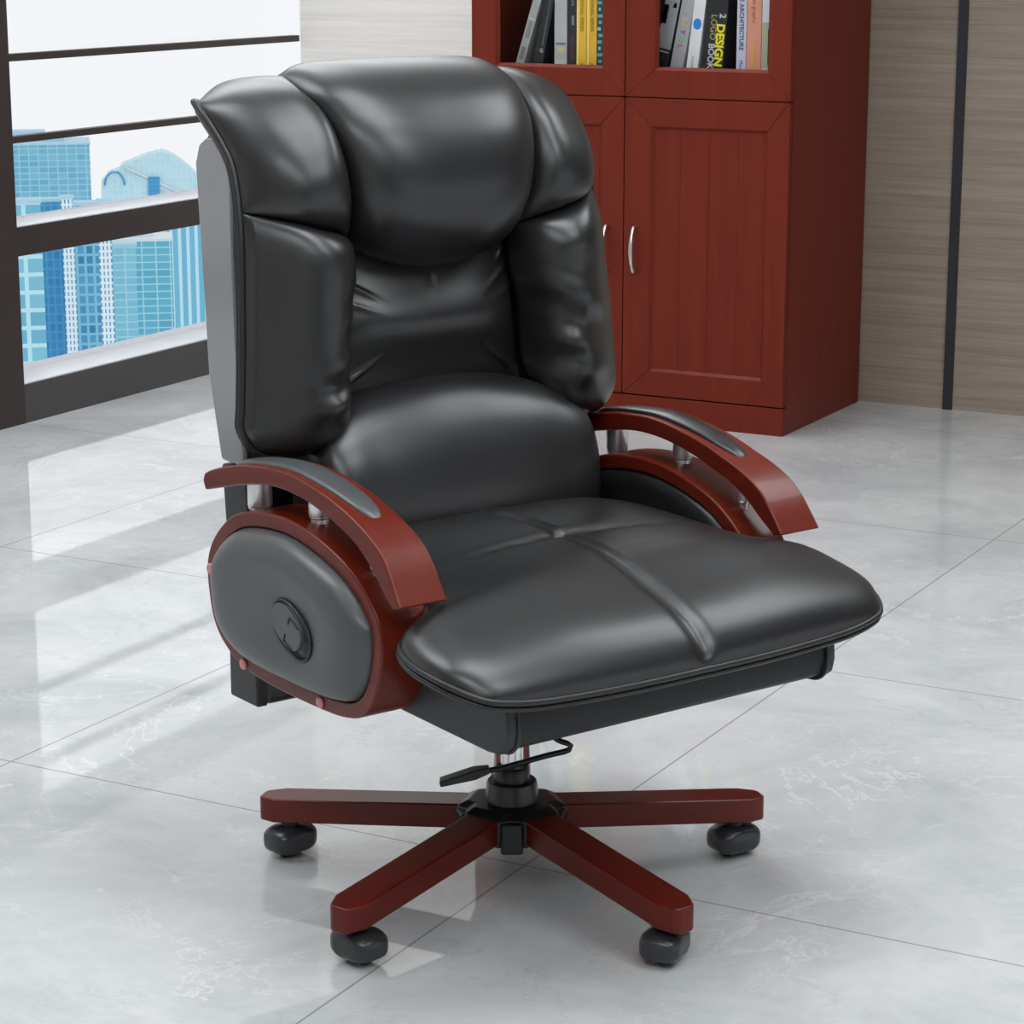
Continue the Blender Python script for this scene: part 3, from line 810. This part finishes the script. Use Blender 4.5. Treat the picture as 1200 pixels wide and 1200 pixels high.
# ------------------------------------------------------------------ the city outside
CAM = Vector((1.5174, -2.7946, 1.288))
BLD = []
def tower(label, cx, cy, top, w, ang, mat, dp=None, shape=None, low=-330, name='office_tower', roof=None):
    k = 10
    c = Vector((CAM.x + (cx - CAM.x) * k, CAM.y + (cy - CAM.y) * k, 0)); zt = CAM.z + (top - CAM.z) * k; w *= k; dp = dp or w * .8
    t = thing(name, label, 'building', (c.x, c.y, low), R(ang))
    h = zt - low
    if shape is None:
        boxes('tower_body', [(-w / 2, w / 2, 0, dp, 0, h)], mat, t)
        boxes('roof_parapet', [(-w / 2 - .3, w / 2 + .3, -.3, dp + .3, h, h + .8)] + ([(-w * .25, w * .2, dp * .3, dp * .7, h + .8, h + 3)] if roof else []), roof or M['fclight'], t)
    else: shape(t, w, dp, h, mat)
    return t
M['fclight'] = plain('pale_concrete_blue', (.42, .66, .78), .6)
M['fcwhite'] = plain('pale_white_concrete', (.7, .8, .85), .6)
f1 = facade('facade_pale_blue', (.20, .50, .66), (.33, .62, .75), 2.2, 3.4, .22, (.12, .42, .6))
f2 = facade('facade_deep_blue', (.05, .30, .58), (.08, .38, .64), 2.4, 1.8, .25, (.03, .24, .52))
f3 = facade('facade_white_grid', (.12, .36, .58), (.72, .85, .92), 1.5, .9, .30)
f4 = facade('facade_cyan_grid', (.13, .50, .66), (.42, .72, .80), 2.1, 4.0, .20, (.09, .42, .6))
f5 = facade('facade_light_cyan', (.24, .60, .74), (.40, .72, .82), 2.1, 5.5, .22, (.2, .55, .7))
f6 = facade('facade_vertical_stripes', (.12, .46, .68), (.55, .78, .88), 40, 2.7, .55, (.16, .5, .7))
f7 = facade('facade_banded', (.22, .56, .7), (.50, .80, .88), 4.5, 20, .55, (.10, .40, .6))
f8 = facade('facade_busy_blue', (.08, .36, .6), (.22, .55, .72), 2.6, 2.2, .35, (.02, .18, .42))

tower('broad pale blue office tower filling the upper left window pane', -55.4, 66.9, -6.2, 3.0, 39.3, f1, roof=M['fclight'])
tower('hazy pale tower top just above the broad pale blue tower', -68.8, 81.8, -7.3, 1.7, 39.8, M['fclight'], dp=8)
tower('slim dark blue shaft at right edge of the broad pale blue tower', -57.6, 71.6, -7.3, .45, 38.3, f2, dp=5)
def dome_shape(t, w, dp, h, mat):
    # peaked glass building: gabled profile curved on the right
    prof = [(-.5, -.42), (-.49, -.30), (-.42, -.22), (-.30, -.18), (-.29, -.14), (0, -.03), (.14, 0), (.26, -.05), (.40, -.16), (.5, -.26)]
    pts = [(x * w, h + z * w) for x, z in prof] + [(w * .5, h - w * 2.2), (-w * .5, h - w * 2.2)]
    n = len(pts)
    V = [(x, 0, z) for x, z in pts] + [(x, dp, z) for x, z in pts]
    F = [tuple(range(n)), tuple(range(2 * n - 1, n - 1, -1))] + [(i, (i + 1) % n, n + (i + 1) % n, n + i) for i in range(n)]
    mesh_obj('glass_hall', V, F, mat, t, False)
    for a, b, r in (((-.28, -.14), (.34, -.44), .5), ((-.26, -.19), (.25, -.44), .35)):
        tube('roof_rib', [(a[0] * w, -.6, h + a[1] * w), (b[0] * w, -.6, h + b[1] * w)], r, M['fcwhite'], t, 8)
    box('glass_wing', -.02 * w, .10 * w, -1.2, 1, h - w * .5, h - w * .26, f2, t)
    P = [(-.36 * w + .10 * w * math.cos(a), -.8, h - .34 * w + .14 * w * math.sin(a)) for a in [math.pi * k / 12 for k in range(13)]]
    tube('arched_rib', P, .5, f2, t, 8)
M['palehall'] = facade('facade_pale_hall', (.50, .74, .82), (.62, .80, .86), 3.5, 3.0, .12, (.42, .70, .80))
tower('pale glass hall with a peaked curved roof in the upper window pane', -82.6, 109.1, -10.8, 5.5, 36.9, M['palehall'], dp=20, shape=dome_shape)
tower('light cyan banded tower at left edge of the lower window pane', -38.2, 44.8, -5.3, .85, 39.8, f7)
tower('deep blue slab tower beside the banded cyan tower', -39.6, 47.6, -5.6, .55, 39.2, f2)
tower('narrow white gridded tower in the lower window pane', -36.1, 43.9, -5.0, .28, 38.9, f3)
tower('busy mid blue tower right of the narrow white tower', -38.3, 47.3, -5.6, .72, 38.4, f8)
tower('slim tower with a column of white windows', -34.2, 42.9, -4.9, .30, 38.0, f3)
tower('wide cyan gridded tower with a flat top in the lower pane', -40.8, 53.0, -7.3, 1.72, 37.2, f4, roof=M['fcwhite'])
tower('lighter cyan front wing of the wide gridded tower', -40.25, 51.5, -7.25, .62, 37.6, f5)
tower('pale tower with tall vertical stripes nearest the office chair', -45.4, 62.0, -7.7, 1.9, 35.9, f6)

# ------------------------------------------------------------------ sky, camera, colour
w = D.worlds.new('sky'); S.world = w; w.use_nodes = True
bg = w.node_tree.nodes['Background']; bg.inputs[0].default_value = (.955, .975, 1, 1); bg.inputs[1].default_value = .95
cam = D.cameras.new('camera'); co = D.objects.new('camera', cam); COL.objects.link(co)
cam.sensor_width = 36; cam.lens = 85.5; cam.clip_end = 6000; cam.clip_start = .05
co.location = CAM; co.rotation_euler = (R(90 - 13.42), 0, R(28.5))
S.camera = co
S.view_settings.view_transform = 'Standard'; S.view_settings.look = 'None'; S.view_settings.gamma = 1
S.view_settings.use_curve_mapping = False; S.view_settings.exposure = 0
S.cycles.use_denoising = True
S.cycles.max_bounces = 8
